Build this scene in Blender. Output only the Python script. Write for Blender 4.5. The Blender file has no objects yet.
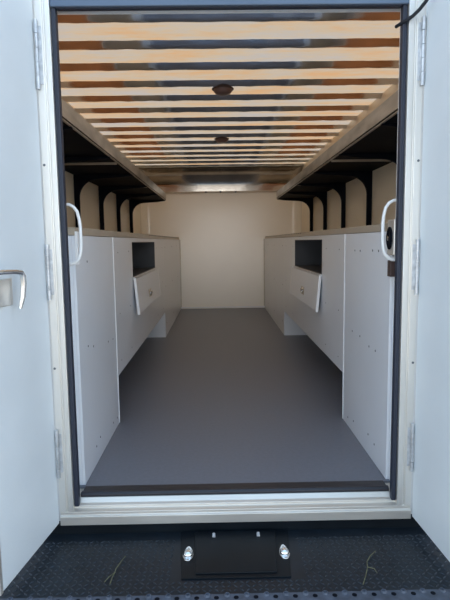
import bpy, bmesh, math, random
from mathutils import Vector, Matrix
random.seed(7)
C = bpy.context.scene.collection
PI = math.pi
sc = bpy.context.scene

# ------------------------------------------------------------------ materials
def mat(name, base, rough=.5, metal=0.0, noise=None, bump=None, spec=None, coat=0.0, aniso=None):
    """noise = (scale, amount, stretch xyz); bump = (scale, strength, distance)"""
    m = bpy.data.materials.new(name); m.use_nodes = True
    nt = m.node_tree; N = nt.nodes; L = nt.links
    b = N['Principled BSDF']
    b.inputs['Base Color'].default_value = (*base, 1)
    b.inputs['Roughness'].default_value = rough
    b.inputs['Metallic'].default_value = metal
    if spec is not None: b.inputs['Specular IOR Level'].default_value = spec
    if coat: b.inputs['Coat Weight'].default_value = coat; b.inputs['Coat Roughness'].default_value = .24; b.inputs['Coat IOR'].default_value = 1.8
    tc = N.new('ShaderNodeTexCoord')
    if noise:
        s, a, st = noise
        mp = N.new('ShaderNodeMapping'); mp.inputs['Scale'].default_value = st
        n = N.new('ShaderNodeTexNoise'); n.inputs['Scale'].default_value = s; n.inputs['Detail'].default_value = 5
        L.new(tc.outputs['Object'], mp.inputs[0]); L.new(mp.outputs[0], n.inputs['Vector'])
        r = N.new('ShaderNodeValToRGB')
        r.color_ramp.elements[0].position = .3; r.color_ramp.elements[1].position = .7
        r.color_ramp.elements[0].color = (*[max(0, c*(1-a)) for c in base], 1)
        r.color_ramp.elements[1].color = (*[min(1, c*(1+a)) for c in base], 1)
        L.new(n.outputs['Fac'], r.inputs[0]); L.new(r.outputs[0], b.inputs['Base Color'])
        mr = N.new('ShaderNodeMapRange')
        mr.inputs['To Min'].default_value = max(.02, rough-.06); mr.inputs['To Max'].default_value = min(1, rough+.06)
        L.new(n.outputs['Fac'], mr.inputs[0]); L.new(mr.outputs[0], b.inputs['Roughness'])
    if bump:
        s, k, d = bump
        n2 = N.new('ShaderNodeTexNoise'); n2.inputs['Scale'].default_value = s; n2.inputs['Detail'].default_value = 3
        L.new(tc.outputs['Object'], n2.inputs['Vector'])
        bp = N.new('ShaderNodeBump'); bp.inputs['Strength'].default_value = k; bp.inputs['Distance'].default_value = d
        L.new(n2.outputs['Fac'], bp.inputs['Height']); L.new(bp.outputs[0], b.inputs['Normal'])
    return m

M = {}
M['door_white'] = mat('door_white', (.72, .77, .79), .45, bump=(140, .25, .002), noise=(4, .03, (1, 1, 1)))
M['cab_white'] = mat('cabinet_white', (.81, .84, .88), .34, coat=.5, noise=(3, .02, (1, 1, 1)), bump=(3, .1, .004))
M['wall'] = mat('wall_white', (.84, .76, .61), .38, noise=(2.5, .02, (1, 1, 1)), bump=(5, .12, .01))
M['back'] = mat('back_wall_white', (.90, .84, .73), .38, coat=1.0, noise=(2.0, .015, (1, 1, 1)), bump=(2.2, .25, .015))
M['floor'] = mat('floor_grey', (.170, .180, .212), .42, noise=(60, .08, (1, 1, 1)), bump=(220, .25, .001))
M['alu'] = mat('aluminium', (.80, .78, .73), .38, .7, noise=(9, .10, (1, 1, .12)))
M['alu_sill'] = mat('sill_aluminium', (.70, .67, .61), .42, .75, noise=(9, .14, (.15, 1, 1)))
M['lip'] = mat('shelf_lip_aluminium', (.50, .48, .45), .33, .85, noise=(7, .35, (1, .5, 2)), bump=(12, .3, .004))
M['bow'] = mat('galvanised_bow', (.72, .77, .84), .15, 1.0, noise=(12, .12, (.3, 1, 1)), bump=(6, .12, .003))
M['nose'] = mat('nose_panel_metal', (.55, .52, .48), .13, 1.0, noise=(3, .2, (1, 1, 1)), bump=(2, .3, .01))
M['rubber'] = mat('black_rubber', (.018, .024, .042), .5, bump=(60, .2, .001))
M['seal'] = mat('threshold_rubber', (.022, .022, .028), .42, bump=(60, .2, .001))
M['header'] = mat('header_shaded', (.10, .14, .20), .4, .3, noise=(8, .15, (.2, 1, 1)))  # shade under the eave put into the colour as dark grey-blue
M['black'] = mat('bracket_black', (.003, .0045, .009), .6, bump=(60, .2, .001), spec=.1)
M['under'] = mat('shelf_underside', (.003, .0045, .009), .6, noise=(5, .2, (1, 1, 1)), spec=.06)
M['ply'] = mat('shelf_plywood', (.42, .18, .07), .5, noise=(4, .25, (1, .15, 1)))
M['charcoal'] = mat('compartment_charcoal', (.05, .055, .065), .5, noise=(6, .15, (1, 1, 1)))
M['deck'] = mat('black_deck', (.008, .013, .019), .42, .0, noise=(14, .3, (1, 1, 1)), spec=.35)
M['tread'] = mat('glint_tread', (.020, .030, .040), .32, .2, noise=(14, .3, (1, 1, 1)))  # lighter than the deck: glint of the raised lozenges put into the colour
M['deck_s'] = mat('smooth_black_plate', (.004, .007, .010), .45, noise=(8, .2, (1, 1, 1)), spec=.2)
M['grip'] = mat('grey_grip_strip', (.085, .10, .13), .55, .2, noise=(30, .3, (1, 1, 1)))
M['chrome'] = mat('chrome', (.85, .86, .86), .14, 1.0, bump=(20, .05, .001))
M['bar_white'] = mat('handle_white', (.82, .82, .80), .3, bump=(40, .05, .001))
M['edge_white'] = mat('edge_white', (.86, .86, .86), .3, bump=(40, .05, .001))
M['rail'] = mat('slotted_rail', (.50, .43, .34), .35, .3, noise=(12, .1, (1, .2, 1)))
M['hinge'] = mat('hinge_steel', (.60, .62, .64), .4, .7, noise=(40, .2, (1, 1, 1)))
M['screw'] = mat('screw_grey', (.16, .17, .18), .45, .4, bump=(80, .1, .001))
M['brown'] = mat('strike_brown', (.06, .035, .03), .5, bump=(60, .2, .001))
M['dome'] = mat('dome_lens_brown', (.17, .11, .10), .3, bump=(40, .1, .001))
M['straw'] = mat('dry_grass', (.15, .15, .08), .7, noise=(60, .3, (1, 1, 1)))
M['bounce_concrete'] = mat('bounce_concrete', (.46, .42, .36), .9, noise=(30, .3, (1, 1, 1)), bump=(90, .5, .01))  # unseen concrete ground, colour raised to bounce warm light inside
M['cord'] = mat('black_cord', (.010, .012, .018), .6, bump=(150, .4, .001))
M['body'] = mat('body_white', (.75, .75, .75), .4, bump=(3, .05, .004))

# translucent fibreglass roof sheet: light really passes through it
def roof_mat():
    m = bpy.data.materials.new('translucent_fibreglass'); m.use_nodes = True
    nt = m.node_tree; N = nt.nodes; L = nt.links
    N.remove(N['Principled BSDF']); out = N['Material Output']
    tc = N.new('ShaderNodeTexCoord'); mp = N.new('ShaderNodeMapping'); mp.inputs['Scale'].default_value = (.45, 1.5, 1)
    n = N.new('ShaderNodeTexNoise'); n.inputs['Scale'].default_value = 3.2; n.inputs['Detail'].default_value = 9; n.inputs['Roughness'].default_value = .74
    L.new(tc.outputs['Object'], mp.inputs[0]); L.new(mp.outputs[0], n.inputs['Vector'])
    r = N.new('ShaderNodeValToRGB')
    e = r.color_ramp.elements
    e[0].position = .36; e[0].color = (.55, .33, .16, 1)
    e[1].position = .62; e[1].color = (.42, .39, .35, 1)
    k = e.new(.5); k.color = (.48, .385, .27, 1)
    L.new(n.outputs['Fac'], r.inputs[0])
    t = N.new('ShaderNodeBsdfTranslucent'); d = N.new('ShaderNodeBsdfDiffuse'); g = N.new('ShaderNodeBsdfGlossy'); g.inputs['Roughness'].default_value = .35
    L.new(r.outputs[0], t.inputs['Color']); L.new(r.outputs[0], d.inputs['Color'])
    m1 = N.new('ShaderNodeMixShader'); m1.inputs[0].default_value = .45
    L.new(t.outputs[0], m1.inputs[1]); L.new(d.outputs[0], m1.inputs[2])
    m2 = N.new('ShaderNodeMixShader'); m2.inputs[0].default_value = .04
    L.new(m1.outputs[0], m2.inputs[1]); L.new(g.outputs[0], m2.inputs[2])
    L.new(m2.outputs[0], out.inputs['Surface'])
    return m
M['roof'] = roof_mat()

# ------------------------------------------------------------------ geometry helpers
def new(): return bmesh.new()
def box(bm, x0, x1, y0, y1, z0, z1, mtx=None):
    vs = [bm.verts.new(Vector((x, y, z))) for x in (x0, x1) for y in (y0, y1) for z in (z0, z1)]
    if mtx:
        for v in vs: v.co = mtx @ v.co
    for f in ((0, 1, 3, 2), (4, 6, 7, 5), (0, 4, 5, 1), (2, 3, 7, 6), (0, 2, 6, 4), (1, 5, 7, 3)):
        bm.faces.new([vs[i] for i in f])
    return vs
def tube(bm, pts, r, n=10, caps=True):
    pts = [Vector(p) for p in pts]; rings = []
    up = None
    for i, p in enumerate(pts):
        t = (pts[min(i+1, len(pts)-1)] - pts[max(i-1, 0)]).normalized()
        if up is None:
            up = t.orthogonal().normalized()
        up = (up - t*up.dot(t)).normalized(); s = t.cross(up)
        rr = r[i] if isinstance(r, (list, tuple)) else r
        rings.append([bm.verts.new(p + (up*math.cos(a) + s*math.sin(a))*rr) for a in [2*PI*k/n for k in range(n)]])
    for a, b in zip(rings, rings[1:]):
        for k in range(n): bm.faces.new((a[k], a[(k+1) % n], b[(k+1) % n], b[k]))
    if caps:
        bm.faces.new(rings[0][::-1]); bm.faces.new(rings[-1])
def lathe(bm, prof, mtx, n=24, sx=1.0, sy=1.0):
    """prof [(r, h)...] round local z"""
    rings = []
    for r, h in prof:
        if r < 1e-5: rings.append([bm.verts.new(mtx @ Vector((0, 0, h)))])
        else: rings.append([bm.verts.new(mtx @ Vector((r*sx*math.cos(2*PI*k/n), r*sy*math.sin(2*PI*k/n), h))) for k in range(n)])
    for a, b in zip(rings, rings[1:]):
        if len(a) == 1 and len(b) == 1: continue
        for k in range(n):
            j = (k+1) % n
            if len(a) == 1: bm.faces.new((a[0], b[j], b[k]))
            elif len(b) == 1: bm.faces.new((a[k], a[j], b[0]))
            else: bm.faces.new((a[k], a[j], b[j], b[k]))
    for r_ in (rings[0], rings[-1]):
        if len(r_) > 2: bm.faces.new(r_)
def prism(bm, poly, axis, a0, a1):
    """poly 2-D outline extruded along axis"""
    def P(u, v, w): return {'x': (w, u, v), 'y': (u, w, v), 'z': (u, v, w)}[axis]
    A = [bm.verts.new(P(u, v, a0)) for u, v in poly]; B = [bm.verts.new(P(u, v, a1)) for u, v in poly]
    bm.faces.new(A); bm.faces.new(B[::-1])
    n = len(poly)
    for i in range(n): bm.faces.new((A[i], B[i], B[(i+1) % n], A[(i+1) % n]))
def obj(name, bm, m, parent=None, bevel=0.0, smooth=False, seg=2):
    bmesh.ops.recalc_face_normals(bm, faces=bm.faces)
    me = bpy.data.meshes.new(name); bm.to_mesh(me); bm.free()
    me.materials.append(m)
    if smooth:
        for p in me.polygons: p.use_smooth = True
        try: me.set_sharp_from_angle(angle=math.radians(40))
        except Exception: pass
    o = bpy.data.objects.new(name, me); C.objects.link(o)
    if parent is not None:
        o.parent = parent
        off = Vector((0, 0, 0)); p = parent
        while p is not None: off += p.location; p = p.parent      # all parents are unrotated
        me.transform(Matrix.Translation(-off))
    if bevel:
        md = o.modifiers.new('bevel', 'BEVEL'); md.width = bevel; md.segments = seg; md.limit_method = 'ANGLE'; md.angle_limit = math.radians(40)
    return o
def thing(name, label, cat, loc, group=None):
    o = bpy.data.objects.new(name, None); C.objects.link(o); o.empty_display_size = .1
    o.location = loc; o['label'] = label; o['category'] = cat
    if group: o['group'] = group
    return o
def tag(o, label, cat, group=None, kind=None):
    o['label'] = label; o['category'] = cat
    if group: o['group'] = group
    if kind: o['kind'] = kind
    return o
def struct(o, label=None):
    o['kind'] = 'structure'
    if label: o['label'] = label
    return o
def arc(cx, cz, r, a0, a1, n=10):
    return [(cx + r*math.cos(a0+(a1-a0)*i/n), cz + r*math.sin(a0+(a1-a0)*i/n)) for i in range(n+1)]

# ------------------------------------------------------------------ main dimensions (floor z = 0, door plane y = 0)
XL, XR = -1.158, 1.263          # inner side walls
CL, CR = -.586, .712            # cabinet fronts
GL, GR = -.583, .697            # clear doorway
FL, FR = -.656, .772            # outside of door frame
YB = 6.003                      # far wall
ZC = 2.133                      # roof skin
ZT = 1.07                       # cabinet height
DECK = -.14

# ------------------------------------------------------------------ the setting
bm = new(); box(bm, XL, XR, .125, YB, -.06, 0); struct(obj('floor', bm, M['floor']), 'dark grey rubber-covered cargo floor')
bm = new(); box(bm, XL-.04, XL, 0.10, YB, -.1, ZC); struct(obj('wall_left', bm, M['wall']), 'left cargo wall above the cabinets')
bm = new(); box(bm, XR, XR+.04, 0.10, YB, -.1, ZC); struct(obj('wall_right', bm, M['wall']), 'right cargo wall above the cabinets')
# far wall with rounded corners turning into the side walls
bm = new()
R = .13
inner = [(XL, YB-R)] + [(XL+R-R*math.cos(a), YB-R+R*math.sin(a)) for a in [PI/2*i/10 for i in range(1, 11)]]
inner += [(XR-R+R*math.sin(a), YB-R+R*math.cos(a)) for a in [PI/2*i/10 for i in range(0, 11)]]
outer = [(XR, YB+.05), (XL, YB+.05)]
prism(bm, inner+outer, 'z', -.06, ZC)
struct(obj('wall_back', bm, M['back'], smooth=True), 'far white wall with rounded corners')
# roof sheet
bm = new(); v = [bm.verts.new(p) for p in ((XL-.04, .10, ZC+.001), (XR+.04, .10, ZC+.001), (XR+.04, YB+.05, ZC+.001), (XL-.04, YB+.05, ZC+.001))]; bm.faces.new(v)
o = obj('ceiling', bm, M['roof']); struct(o, 'translucent sheet roof glowing with daylight')
# rear face of the truck body around the doorway (behind the open doors)
bm = new()
box(bm, XL-.04, FL, 0.03, .10, -.1, 2.25); box(bm, FR, XR+.04, .03, .10, -.1, 2.25)
box(bm, FL, FR, .03, .10, 1.9805, 2.25)
struct(obj('wall_front', bm, M['body']), 'white rear body wall around the doorway')

# door frame: posts with stepped profile
def post(s, name, label):
    fo, g = (FL, GL) if s < 0 else (FR, GR)
    X = lambda d: fo - s*d                     # d measured inward from the outside edge
    w = abs(g-fo)
    prof = [(X(0), .12), (X(0), 0.0), (X(.026), 0.0), (X(.029), .006), (X(.034), .006), (X(.037), .0),
            (X(w-.018), .0), (X(w-.018), .042), (X(w-.018), .05), (X(w-.034), .05), (X(w-.034), .12)]
    bm = new(); prism(bm, prof, 'z', -.0455, 1.98)
    return struct(obj(name, bm, M['alu'], bevel=.0015), label)
post(-1, 'trim_1', 'left aluminium door post'); post(1, 'trim_2', 'right aluminium door post')
bm = new(); prism(bm, [(.002, 1.893), (.017, 1.893), (.017, 1.931), (.12, 1.931), (.12, 1.978), (.002, 1.978)], 'x', FL+.056, FR-.056)
struct(obj('trim_3', bm, M['header'], bevel=.004), 'door header with shade put into its dark colour')
# sill: stepped aluminium threshold
prof = [(-.008, -.0985), (-.008, -.062), (.0, -.058), (.0, -.046), (.022, -.040), (.022, -.030), (.034, -.024), (.045, -.006), (.125, -.006), (.125, -.0985)]
bm = new(); prism(bm, prof, 'x', FL+.002, FR-.002)
struct(obj('trim_4', bm, M['alu_sill'], bevel=.0015), 'stepped aluminium door sill')
# light inner lip around the opening
bm = new()
box(bm, GL-.040, GL-.030, .121, .135, 0.0005, 1.918); box(bm, GR+.030, GR+.040, .121, .135, 0.0005, 1.918); box(bm, GL-.040, GR+.040, .121, .135, 1.919, 1.93)
struct(obj('trim_5', bm, M['edge_white']), 'pale inner lip of doorway')
# black weather seal
def gasket():
    bm = new()
    box(bm, GL-.0175, GL+.001, .012, .042, -.030, 1.93)
    box(bm, GR-.001, GR+.017, .012, .042, -.030, 1.93)
    box(bm, GL+.0012, GR-.0012, .018, .042, 1.891, 1.93)
    return bm
o = obj('trim_6', gasket(), M['rubber'], bevel=.004); struct(o, 'black rubber weather seal lining the door frame')
# black threshold rubber
bm = new()
prism(bm, [(.046, -.0055), (.046, .004), (.054, .012), (.066, .012), (.072, .003), (.128, .003), (.128, -.0055)], 'x', GL, GR)
o = obj('threshold_strip', bm, M['seal'], bevel=.002)
tag(o, 'black rubber strip lying across the doorway threshold at the floor edge', 'threshold strip')
# baseboard along far wall
bm = new(); box(bm, CL+.002, CR-.002, YB-.012, YB-.0005, 0.0005, .03); struct(obj('baseboard_back', bm, M['edge_white'], bevel=.002), 'white strip at foot of far wall')
# nose panel curving from roof to far wall
bm = new()
pts = []
for i in range(11):
    a = PI/2*i/10
    pts.append((5.66+.325*math.sin(a), 1.86+.245*math.cos(a)))
pts.append((5.99, 1.791))
back = [(y+.006, z+.004) for y, z in pts][::-1]
prism(bm, pts+back, 'x', XL+.001, XR-.001)
struct(obj('trim_7', bm, M['nose'], smooth=True), 'shiny curved metal panel between roof and far wall')
bm = new(); box(bm, XL+.14, XR-.14, YB-.03, YB-.0005, 1.768, 1.79); struct(obj('trim_8', bm, M['rail'], bevel=.003), 'pale strip along the top of the far wall')
bm = new(); box(bm, -60, 60, -60, 60, -.80, -.75); struct(obj('ground', bm, M['bounce_concrete']), 'unseen concrete ground, pale to bounce light')

# small rivets on strip
for i, px in enumerate((-.17, .05, .28)):
    bm = new(); lathe(bm, [(.016, 0), (.014, .006), (0, .009)], Matrix.Translation((px, YB-.030, 1.779)) @ Matrix.Rotation(PI/2, 4, 'X'), 12)
    o = obj('rivet', bm, M['screw'], smooth=True)
    tag(o, 'dark round rivet at top of the far wall, ' + ('leftmost', 'middle one', 'rightmost')[i] + ' of three', 'rivet', 'rivets above the far wall')

# ------------------------------------------------------------------ roof bows
ordw = ['nearest', 'second', 'third', 'fourth', 'fifth', 'sixth', 'seventh', 'eighth', 'ninth', 'tenth', 'eleventh', 'twelfth', 'thirteenth', 'fourteenth', 'fifteenth']
bowfar = [1.030+.3553*k for k in range(-1, 14)]
def bow_mesh():
    # hat-section: wide flanges on top, channel below, slightly wavy like folded sheet
    bm = new(); n = 40
    prof = [(-.060, 0), (-.056, -.004), (-.036, -.019), (-.024, -.026), (-.013, -.029), (-.004, -.028), (.004, -.020), (.010, -.003), (.026, -.002), (.026, 0)]
    rings = []
    for i in range(n+1):
        x = XL+.005 + (XR-XL-.01)*i/n
        w = .0020*math.sin(i*1.3)+.0012*math.sin(i*2.9+1)
        rings.append([bm.verts.new((x, y+w, z + (w if z < -.003 else 0))) for y, z in prof])
    m = len(prof)
    for a, b in zip(rings, rings[1:]):
        for k in range(m): bm.faces.new((a[k], a[(k+1) % m], b[(k+1) % m], b[k]))
    bm.faces.new(rings[0]); bm.faces.new(rings[-1][::-1])
    return bm
bow0 = obj('roof_bow', bow_mesh(), M['bow'], smooth=True)
for i, y in enumerate(bowfar):
    o = bow0 if i == 0 else bow0.copy()
    if i: C.objects.link(o)
    o.location = (0, y, ZC-.0035)
    lab = 'shiny grey metal roof bow across the ceiling, ' + ('nearest the doorway' if i == 0 else 'farthest from the doorway' if i == 14 else ordw[i] + ' back from the doorway')
    tag(o, lab, 'roof bow', 'metal bows across the translucent roof')

# dome lights
for i, (x, y) in enumerate(((.05, 1.785), (.055, 3.575))):
    t = thing('ceiling_light', ('larger-looking near round brown dome light on a roof bow close to the doorway', 'far round brown dome light on a roof bow deeper inside')[i], 'ceiling light', (x, y, ZC-.031), 'round dome lights on the roof bows')
    T = Matrix.Translation((x, y, ZC-.031)) @ Matrix.Rotation(PI, 4, 'X')
    bm = new(); lathe(bm, [(.076, 0), (.078, .004), (.074, .010), (.068, .010)], T, 32); obj('base', bm, M['brown'], t, smooth=True)
    bm = new(); lathe(bm, [(.0675, .010), (.062, .024), (.048, .036), (.025, .043), (0, .045)], T, 32); obj('lens', bm, M['dome'], t, smooth=True)

# ------------------------------------------------------------------ overhead shelves
BY = [.53, 1.40, 2.28, 3.16, 4.04, 4.92]
def shelf(s):
    wall = XL if s < 0 else XR
    fr = wall - s*.480
    side = 'left' if s < 0 else 'right'
    t = thing('overhead_shelf', f'long dark overhead shelf with pale metal lip, on the {side} wall', 'shelf', (wall, .14, 1.587), 'overhead shelves')
    def bx2(bm, xa, xb, *r): box(bm, min(xa, xb), max(xa, xb), *r)
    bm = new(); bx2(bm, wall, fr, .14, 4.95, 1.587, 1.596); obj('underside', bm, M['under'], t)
    bm = new(); bx2(bm, wall-s*.001, fr+s*.014, .14, 4.95, 1.5965, 1.607); obj('board', bm, M['ply'], t)
    # lip: C channel
    X = lambda d: fr + s*d
    prof = [(X(0), 1.583), (X(0), 1.672), (X(.012), 1.672), (X(.012), 1.668), (X(.003), 1.666), (X(.003), 1.588), (X(.012), 1.5865), (X(.012), 1.583)]
    for y0, y1 in ((.14, 3.18), (3.185, 4.955)):
        bm = new(); prism(bm, prof, 'y', y0, y1); obj('lip', bm, M['lip'], t)
    for y in (1.66, 3.20):
        bm = new(); bx2(bm, wall-s*.001, fr+s*.013, y, y+.020, 1.573, 1.5865); obj('joint_strip', bm, M['rail'], t)
    for y in BY:
        W = lambda d: wall - s*d
        poly = [(W(.001), ZT+.035), (W(.040), ZT+.035), (W(.040), 1.400)]
        cx = .040+.15
        poly += [(W(cx-.15*math.cos(a)), 1.400+.15*math.sin(a)) for a in [PI/2*i/10 for i in range(1, 11)]]
        poly += [(W(.38), 1.562), (W(.474), 1.576), (W(.474), 1.5855), (W(.001), 1.5855)]
        bm = new(); prism(bm, poly, 'y', y, y+.03); obj('bracket', bm, M['black'], t, bevel=.002)
shelf(-1); shelf(1)

# ------------------------------------------------------------------ cabinets
def screw_at(x, y, z, s, parent, r=.0045):
    bm = new(); lathe(bm, [(r, 0), (r*.9, .0015), (0, .0025)], Matrix.Translation((x, y, z)) @ Matrix.Rotation(-s*PI/2, 4, 'Y'), 10)
    obj('screw', bm, M['screw'], parent, smooth=True)
SCREWS = {-1: [(.20, .955), (.33, .955), (.285, .58), (.38, .56), (.70, .52), (.82, .51), (.36, .085), (.44, .10), (.75, .06), (.86, .05)],
          1: [(.70, .98), (.60, .98), (.39, .985), (.30, .985), (.73, .55), (.58, .55), (.42, .53), (.32, .53), (.80, .05), (.68, .07), (.41, .10), (.31, .09)]}
def side_cabinets(s):
    wall, fr = (XL, CL) if s < 0 else (XR, CR)
    side = 'left' if s < 0 else 'right'
    def bx2(bm, xa, xb, *r): box(bm, min(xa, xb), max(xa, xb), *r)
    X = lambda d: fr + s*d       # d into the cabinet
    wl = wall - s*.001
    # near cabinet, floor to top
    t = thing('tall_cabinet', f'tall white cabinet standing on the floor just inside the doorway, {side} side', 'cabinet', (fr, .14, 0), 'white cabinets by the doorway')
    bm = new(); bx2(bm, X(.012), wl, .14, .912, .001, ZT-.002); obj('body', bm, M['cab_white'], t)
    bm = new(); bx2(bm, X(0), X(.0115), .14, .912, .001, ZT-.002); p = obj('front_panel', bm, M['cab_white'], t, bevel=.001)
    bm = new(); bx2(bm, X(-.003), X(.012), .913, .922, .002, ZT-.002); obj('edge_trim', bm, M['edge_white'], t)
    for y, z in SCREWS[s]: screw_at(fr, y, z, s, p, .0055)
    # middle hanging cabinet with compartment
    y0, y1 = .9235, 3.598
    oy0, oy1, oz0, oz1 = 1.56, 2.82, .80, 1.04
    t = thing('hanging_cabinet', f'long white cabinet held clear of the floor with open compartment, {side} side', 'cabinet', (fr, y0, .272), 'white cabinets with drop down hatches')
    bm = new()
    bx2(bm, X(.012), wl, y0, y0+.014, .272, ZT-.002); bx2(bm, X(.012), wl, y1-.014, y1, .272, ZT-.002)
    bx2(bm, X(.012), wl, y0+.014, y1-.014, .272, .286); bx2(bm, X(.012), wl, y0+.014, y1-.014, ZT-.016, ZT-.002)
    bx2(bm, wl+s*-.013, wl, y0+.014, y1-.014, .286, ZT-.016)
    obj('body', bm, M['cab_white'], t)
    bm = new()
    bx2(bm, X(0), X(.0115), y0, oy0, .272, ZT-.002); bx2(bm, X(0), X(.0115), oy1, y1, .272, ZT-.002)
    bx2(bm, X(0), X(.0115), oy0, oy1, .272, oz0); bx2(bm, X(0), X(.0115), oy0, oy1, oz1, ZT-.002)
    p = obj('front_panel', bm, M['cab_white'], t)
    for z in (.98, .62, .34):
        for y in (1.05, 1.42, 2.95, 3.45): screw_at(fr, y, z, s, p)
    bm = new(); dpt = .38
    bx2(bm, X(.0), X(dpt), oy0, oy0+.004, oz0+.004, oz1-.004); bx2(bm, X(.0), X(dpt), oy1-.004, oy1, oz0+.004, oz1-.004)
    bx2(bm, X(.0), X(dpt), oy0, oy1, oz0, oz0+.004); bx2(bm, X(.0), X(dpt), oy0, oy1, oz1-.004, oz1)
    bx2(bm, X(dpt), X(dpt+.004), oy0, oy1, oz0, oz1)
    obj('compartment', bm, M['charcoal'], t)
    # hatch folded down, hanging slightly proud
    ang = s*math.radians(5)
    T = Matrix.Translation((fr - s*.006, 0, oz0-.012)) @ Matrix.Rotation(ang, 4, 'Y')
    # local: z down the panel
    bm = new(); h = .245
    xs = (0, -s*.014); box(bm, min(xs), max(xs), oy0-.005, oy1+.03, -h, 0, T)
    d = obj('hatch', bm, M['cab_white'], t, bevel=.001)
    bm = new()
    xs = (s*.001, -s*.016)
    box(bm, min(xs), max(xs), oy0-.013, oy0-.0055, -h-.004, .004, T); obj('edge_trim', bm, M['edge_white'], d)
    bm = new(); box(bm, min(xs), max(xs), oy1+.0305, oy1+.037, -h-.004, .004, T); obj('edge_trim', bm, M['edge_white'], d)
    bm = new(); box(bm, min(-s*.014, -s*.017), max(-s*.014, -s*.017), 2.10, 2.24, -.185, -.125, T)
    L_ = obj('latch', bm, M['rail'], d, bevel=.001)
    bm = new(); tube(bm, [T @ Vector((-s*.018, 2.13, -.145)), T @ Vector((-s*.026, 2.145, -.150)), T @ Vector((-s*.028, 2.17, -.155)), T @ Vector((-s*.026, 2.195, -.150)), T @ Vector((-s*.018, 2.21, -.145))], .006, 8)
    lathe(bm, [(.026, 0), (.024, .006), (0, .010)], T @ Matrix.Translation((-s*.017, 2.17, -.155)) @ Matrix.Rotation(-s*PI/2, 4, 'Y'), 16)
    obj('latch_handle', bm, M['chrome'], d, smooth=True)
    bm = new(); tube(bm, [(fr-s*.005, oy0+.02, oz0-.006), (fr-s*.005, oy1-.02, oz0-.006)], .005, 8)
    obj('hinge', bm, M['hinge'], t)
    # far cabinet on the floor
    y0, y1 = 3.602, YB-.001
    t = thing('base_cabinet', f'white cabinet reaching the floor at the far wall, {side} side', 'cabinet', (fr, y0, 0), 'white cabinets at the far wall')
    bm = new()
    inn = [(X(.012), y0), (X(.012), y1)]
    xa = wall - s*.001
    poly = [(X(.012), y0), (X(.012), y1), (wall-s*(R+.001), y1)]
    poly += [(wall-s*(R+.002-R*math.sin(a)), YB-R-.001+R*math.cos(a)) for a in [PI/2*i/8 for i in range(1, 9)]]
    poly += [(xa, y0)]
    prism(bm, poly, 'z', .001, ZT-.002); obj('body', bm, M['cab_white'], t)
    bm = new(); bx2(bm, X(0), X(.0115), y0, y1-.006, .001, ZT-.002); p = obj('front_panel', bm, M['cab_white'], t, bevel=.001)
    bm = new(); bx2(bm, X(-.012), X(-.0005), y1-.020, y1-.006, .031, ZT-.002); obj('corner_trim', bm, M['rail'], t)
    for z in (.98, .55, .14):
        for y in (3.75, 4.6, 5.4): screw_at(fr, y, z, s, p, .007)
    # slotted rail along the top
    t = thing('slotted_rail', f'tan slotted metal rail along the top edge of the {side} cabinets', 'rail', (fr, .14, ZT), 'slotted rails on the cabinets')
    bm = new(); bx2(bm, X(-.002), wl, .14, YB-R-.002, ZT, ZT+.032)
    obj('rail', bm, M['rail'], t)
    bm = new()
    for k in range(52):
        yy = .26 + k*.11
        if 2.4 < yy < YB-.25: bx2(bm, X(-.0025), X(-.0021), yy, yy+.05, ZT+.022, ZT+.029)
    o = obj('slots', bm, M['brown'], t); o['kind'] = 'stuff'
side_cabinets(-1); side_cabinets(1)

# ------------------------------------------------------------------ grab handles on the jambs
def grab(s):
    xw = (GL if s < 0 else GR)
    side = 'left' if s < 0 else 'right'
    o_ = xw
    t = thing('grab_handle', f'white curved grab handle fixed to the {side} door jamb', 'grab handle', (xw + s*.0335, .066, .95), 'white grab handles in the doorway')
    IN = lambda d: xw - s*d
    Y = .066
    pts = [(IN(-.0335), Y, 1.190), (IN(.004), Y, 1.187), (IN(.020), Y, 1.178), (IN(.033), Y, 1.160), (IN(.040), Y, 1.13), (IN(.043), Y, 1.10), (IN(.043), Y, 1.04),
           (IN(.040), Y, 1.00), (IN(.034), Y, .978), (IN(.020), Y, .963), (IN(.004), Y, .955), (IN(-.0335), Y, .953)]
    bm = new(); tube(bm, pts, .0065, 12); obj('bar', bm, M['bar_white'], t, smooth=True)
    for z in (1.190, .953):
        bm = new(); lathe(bm, [(.015, 0), (.014, .004), (.009, .006)], Matrix.Translation((xw+s*.0338, Y, z)) @ Matrix.Rotation(-s*PI/2, 4, 'Y'), 16)
        obj('mounting_foot', bm, M['bar_white'], t, smooth=True)
grab(-1); grab(1)

# lock housing on right jamb
t = thing('door_latch', 'slam latch with round black bezel and silver button on the right jamb', 'latch', (GR+.0338, .10, 1.04))
bm = new(); box(bm, GR-.001, GR+.0338, .056, .1385, .972, 1.115); obj('housing', bm, M['alu'], t, bevel=.003)
T = Matrix.Translation((GR-.001, .104, 1.040)) @ Matrix.Rotation(-PI/2, 4, 'Y')
bm = new(); lathe(bm, [(.035, 0), (.035, .005), (.028, .008), (.024, .005), (0, .005)], T, 28, sx=1.3, sy=.9); obj('bezel', bm, M['black'], t, smooth=True)
bm = new(); lathe(bm, [(.010, .0052), (.010, .009), (0, .011)], T, 20); obj('button', bm, M['chrome'], t, smooth=True)
bm = new(); box(bm, GR-.004, GR+.0338, .083, .1205, .885, .950)
obj('strike_plate', bm, M['brown'], t, bevel=.002)['label'] = 'small dark brown plate below the latch'
bm = new(); box(bm, CL+.0003, CL+.012, .141, .170, .95, 1.085)
tag(obj('catch_plate', bm, M['edge_white'], bevel=.002), 'pale upright catch plate on left jamb behind the grab handle', 'catch plate')

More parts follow.
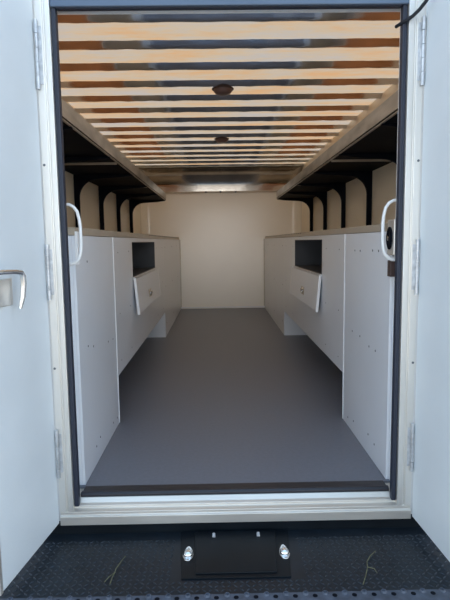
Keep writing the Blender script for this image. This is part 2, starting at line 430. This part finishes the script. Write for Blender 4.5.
# ------------------------------------------------------------------ the two open doors
def door(s, n, ang, width, label):
    hx = FL-.004 if s < 0 else FR+.004
    # door plane leaves the hinge toward -y; ang = deviation outward
    d = Vector((s*math.sin(ang), -math.cos(ang), 0)); nrm = Vector((-s*math.cos(ang), -math.sin(ang), 0))   # towards the opening
    T = Matrix((( d.x, nrm.x, 0, hx), (d.y, nrm.y, 0, -.002), (0, 0, 1, 0), (0, 0, 0, 1)))
    # local x = along door, y = toward the opening side, z up
    t = thing('door_%d' % n, label, 'door', (hx, 0, -.09)); t['kind'] = 'structure'; del t['category']
    bm = new(); box(bm, .0, width, -.035, 0, -.09, 1.95, T); obj('panel', bm, M['door_white'], t, bevel=.002)
    bm = new(); box(bm, width+.0005, width+.012, -.038, .003, -.09, 1.95, T); obj('edge_trim', bm, M['alu'], t, bevel=.001)
    # hinges
    for z0, z1 in ((.10, .31), (1.035, 1.045), (1.6, 1.85)) if False else ((.105, .305), (.82, 1.035), (1.60, 1.845)):
        bm = new(); m_ = 5; hh = (z1-z0)/m_
        for k in range(m_):
            rr = .0075 if k in (0, 4) else .006
            tube(bm, [(hx-s*.010, -.010, z0+k*hh+.001), (hx-s*.010, -.010, z0+(k+1)*hh-.001)], rr, 10)
        box(bm, min(hx-s*.010, hx-s*.026), max(hx-s*.010, hx-s*.026), -.004, .0, z0+.02, z1-.02)
        h = obj('hinge', bm, M['hinge'], t, smooth=True)
    for z in (.55, 1.33, 1.93):
        bm = new(); lathe(bm, [(.005, 0), (.0045, .002), (0, .003)], Matrix.Translation((hx-s*.013, -.001, z)) @ Matrix.Rotation(PI/2, 4, 'X'), 10)
        obj('screw', bm, M['screw'], t, smooth=True)
    return t, T
dl, TL = door(-1, 1, math.radians(7.9), .66, 'left white door swung open')
dr, TR = door(1, 2, math.radians(3.3), .66, 'right white door swung open')
# lever handle on left door
bm = new(); box(bm, .262, .42, .0, .008, .835, .925, TL)
obj('handle_plate', bm, M['alu'], dl, bevel=.003)
bm = new()
prof = [(.40, .012, .948), (.36, .030, .950), (.30, .038, .948), (.262, .040, .944), (.250, .040, .930), (.248, .039, .90), (.252, .036, .86), (.262, .030, .822)]
tube(bm, [TL @ Vector(p) for p in prof], [.008, .009, .009, .009, .010, .010, .009, .006], 12)
obj('handle', bm, M['chrome'], dl, smooth=True)
bm = new(); box(bm, .424, .440, .0, .005, -.088, 1.945, TL); obj('strip', bm, M['alu_sill'], dl, bevel=.001)

# black cord from the header up to the right door
bm = new()
pts = [(.685, .054, 1.833), (.692, .025, 1.832), (.706, -.004, 1.834), (.722, -.02, 1.842), (.737, -.04, 1.855), (.750, -.065, 1.872), (.760, -.10, 1.90), (.766, -.14, 1.94)]
tube(bm, pts, .0065, 8)
tag(obj('cord', bm, M['cord'], smooth=True), 'short black cord hooked over the top right corner of doorway', 'cord')

# ------------------------------------------------------------------ rear bumper step
t = thing('bumper_step', 'black diamond plate bumper step beneath the door sill', 'step', (.055, -.2, DECK))
PX0, PX1 = -.178, .268
bm = new(); box(bm, -1.15, 1.26, .0, .10, -.30, -.099); obj('riser', bm, M['deck_s'], t)
bm = new(); box(bm, -1.15, 1.26, -.3845, .0, DECK-.012, DECK); obj('diamond_plate_base', bm, M['deck'], t)
# raised lozenges: one continuous pattern
bm = new(); sp = .0215
nx = int(2.4/sp); ny = int(.34/sp)
for i in range(nx):
    for j in range(ny):
        x = -1.14 + i*sp; y = -.362 + j*sp
        if -.182 < x < .280 and y > -.318: continue
        a = PI/4 if (i+j) % 2 else -PI/4
        T = Matrix.Translation((x, y, DECK)) @ Matrix.Rotation(a, 4, 'Z')
        l, w, h = .0105, .0034, .0022
        v = [bm.verts.new(T @ Vector(p)) for p in ((-l, 0, 0), (0, -w, 0), (l, 0, 0), (0, w, 0))]
        c1 = bm.verts.new(T @ Vector((-l*.45, 0, h))); c2 = bm.verts.new(T @ Vector((l*.45, 0, h)))
        bm.faces.new((v[0], v[1], c1)); bm.faces.new((v[1], v[2], c2)); bm.faces.new((v[1], c2, c1))
        bm.faces.new((v[2], v[3], c2)); bm.faces.new((v[3], v[0], c1)); bm.faces.new((v[3], c1, c2))
obj('diamond_tread', bm, M['tread'], t)
# grip strip on the outer edge with holes and teeth
bm = new()
box(bm, -1.15, 1.26, -.465, -.385, DECK-.03, DECK+.004)
k = 0
x = -1.13
while x < 1.24:
    lathe(bm, [(.011, 0), (.009, .005), (.006, .006), (.005, .002), (0, .002)], Matrix.Translation((x+.03, -.392, DECK+.004)), 12)
    x += .0655
obj('grip_strip', bm, M['grip'], t, smooth=True)
bm = new(); x = -1.136
while x < 1.24:
    lathe(bm, [(.0085, 0), (.0085, .0008), (0, .0008)], Matrix.Translation((x, -.404, DECK+.0042)), 12)
    x += .0655
o = obj('grip_holes', bm, M['black'], t); o['kind'] = 'stuff'
# smooth centre panel
bm = new(); prism(bm, [(-.146, -.303), (.240, -.303), (.268, -.004), (-.170, -.004)], 'z', DECK+.0005, DECK+.005); obj('centre_base', bm, M['deck_s'], t, bevel=.001)
bm = new(); prism(bm, [(-.098, -.282), (.192, -.282), (.214, -.02), (-.112, -.02)], 'z', DECK+.0055, DECK+.010); q = obj('centre_plate', bm, M['deck_s'], t, bevel=.003)
for px_ in (-.034, .143):
    bm = new(); box(bm, px_-.0065, px_+.0065, -.062, -.045, DECK+.0105, DECK+.016)
    lathe(bm, [(.006, 0), (.006, .006), (0, .009)], Matrix.Translation((px_, -.052, DECK+.016)), 12)
    obj('bolt', bm, M['hinge'], q, bevel=.0008)
# teardrop chrome lamps
for i, (lx, sgn) in enumerate(((-.1295, 1), (.233, -1))):
    t2 = thing('courtesy_lamp', ('left', 'right')[i] + ' teardrop chrome lamp beside the smooth black centre plate of the bumper', 'lamp', (lx, -.165, DECK+.006), 'chrome teardrop lamps on the bumper')
    bm = new()
    outl = []
    for k in range(24):
        a = 2*PI*k/24
        rx, ry = .0195, .023
        y = ry*math.sin(a); xx = rx*math.cos(a)
        if y > 0: y *= 2.5; xx *= (1 - .0*y) * (1-max(0, math.sin(a))*.25)
        else: y *= 1.5
        outl.append((lx+xx, -.172+y))
    prism(bm, outl, 'z', DECK+.0055, DECK+.009)
    obj('base_plate', bm, M['chrome'], t2, bevel=.001)
    bm = new(); lathe(bm, [(.018, .0), (.018, .006), (.015, .013), (.009, .018), (0, .020)], Matrix.Translation((lx, -.172, DECK+.0092)), 20)
    obj('dome', bm, M['chrome'], t2, smooth=True)
    for yy in (-.132, -.199):
        bm = new(); lathe(bm, [(.0042, 0), (.004, .002), (0, .003)], Matrix.Translation((lx, yy, DECK+.0092)), 10)
        obj('screw', bm, M['chrome'], t2, smooth=True)

# grass stalks lying on the plate
def stalk(lines, label):
    bm = new()
    for L_ in lines: tube(bm, [(x, y, z) for x, y, z in L_], .0016, 6)
    tag(obj('grass_stalk', bm, M['straw']), label, 'grass', 'dry grass stalks on the step')
Z = DECK+.005
stalk([[(-.366, -.165, Z), (-.374, -.20, Z+.004), (-.386, -.245, Z+.003), (-.386, -.26, Z), (-.403, -.285, Z), (-.412, -.312, Z)], [(-.386, -.258, Z), (-.389, -.29, Z+.003), (-.391, -.325, Z)]],
      'dry forked grass stalk lying on the diamond plate, left of the lamps')
stalk([[(.578, -.165, Z), (.548, -.20, Z+.004), (.526, -.235, Z+.005), (.520, -.262, Z), (.500, -.31, Z), (.478, -.355, Z)], [(.521, -.260, Z), (.540, -.275, Z+.004), (.545, -.295, Z)]],
      'dry bent grass stalk lying on the diamond plate, right of the lamps')

# ------------------------------------------------------------------ light
w = bpy.data.worlds.new('sky'); sc.world = w; w.use_nodes = True
N = w.node_tree.nodes; L = w.node_tree.links
bg = N['Background']
tc = N.new('ShaderNodeTexCoord'); sp_ = N.new('ShaderNodeSeparateXYZ'); rp = N.new('ShaderNodeValToRGB')
L.new(tc.outputs['Generated'], sp_.inputs[0]); L.new(sp_.outputs['Z'], rp.inputs[0])
rp.color_ramp.elements[0].position = 0; rp.color_ramp.elements[0].color = (.95, .93, .90, 1)
rp.color_ramp.elements[1].position = .6; rp.color_ramp.elements[1].color = (.15, .225, .33, 1)
e_ = rp.color_ramp.elements.new(.14); e_.color = (.31, .375, .44, 1)
L.new(rp.outputs[0], bg.inputs['Color']); bg.inputs['Strength'].default_value = 5.0
sun = bpy.data.lights.new('sun', 'SUN'); sun.energy = 8.0; sun.color = (1, .74, .46); sun.angle = math.radians(1)
so = bpy.data.objects.new('sun', sun); C.objects.link(so)
el = math.radians(32); az = math.radians(4)
dvec = -Vector((math.sin(az)*math.cos(el), math.cos(az)*math.cos(el), math.sin(el)))
so.rotation_euler = dvec.to_track_quat('-Z', 'Y').to_euler(); so.location = (0, 8, 8)

# ------------------------------------------------------------------ camera
cam = bpy.data.cameras.new('camera'); co = bpy.data.objects.new('camera', cam); C.objects.link(co)
cam.sensor_fit = 'HORIZONTAL'; cam.sensor_width = 36; cam.lens = 518.73*36/450; cam.clip_start = .02; cam.clip_end = 500
a = Vector((.99981584, -.0135562, -.01358362)); b = Vector((.01502328, .11246697, .99354189)); F = Vector((.01194094, .99356299, -.11264992))
co.matrix_world = Matrix(((a.x, b.x, -F.x, 0), (a.y, b.y, -F.y, -2.0), (a.z, b.z, -F.z, 1.0371), (0, 0, 0, 1)))
sc.camera = co
sc.view_settings.view_transform = 'Standard'; sc.view_settings.look = 'None'
sc.view_settings.exposure = 0.0; sc.view_settings.gamma = 1; sc.view_settings.use_curve_mapping = False
sc.cycles.use_denoising = True
sc.cycles.max_bounces = 14; sc.cycles.diffuse_bounces = 8; sc.cycles.glossy_bounces = 5; sc.cycles.transmission_bounces = 8
sc.cycles.sample_clamp_indirect = 8
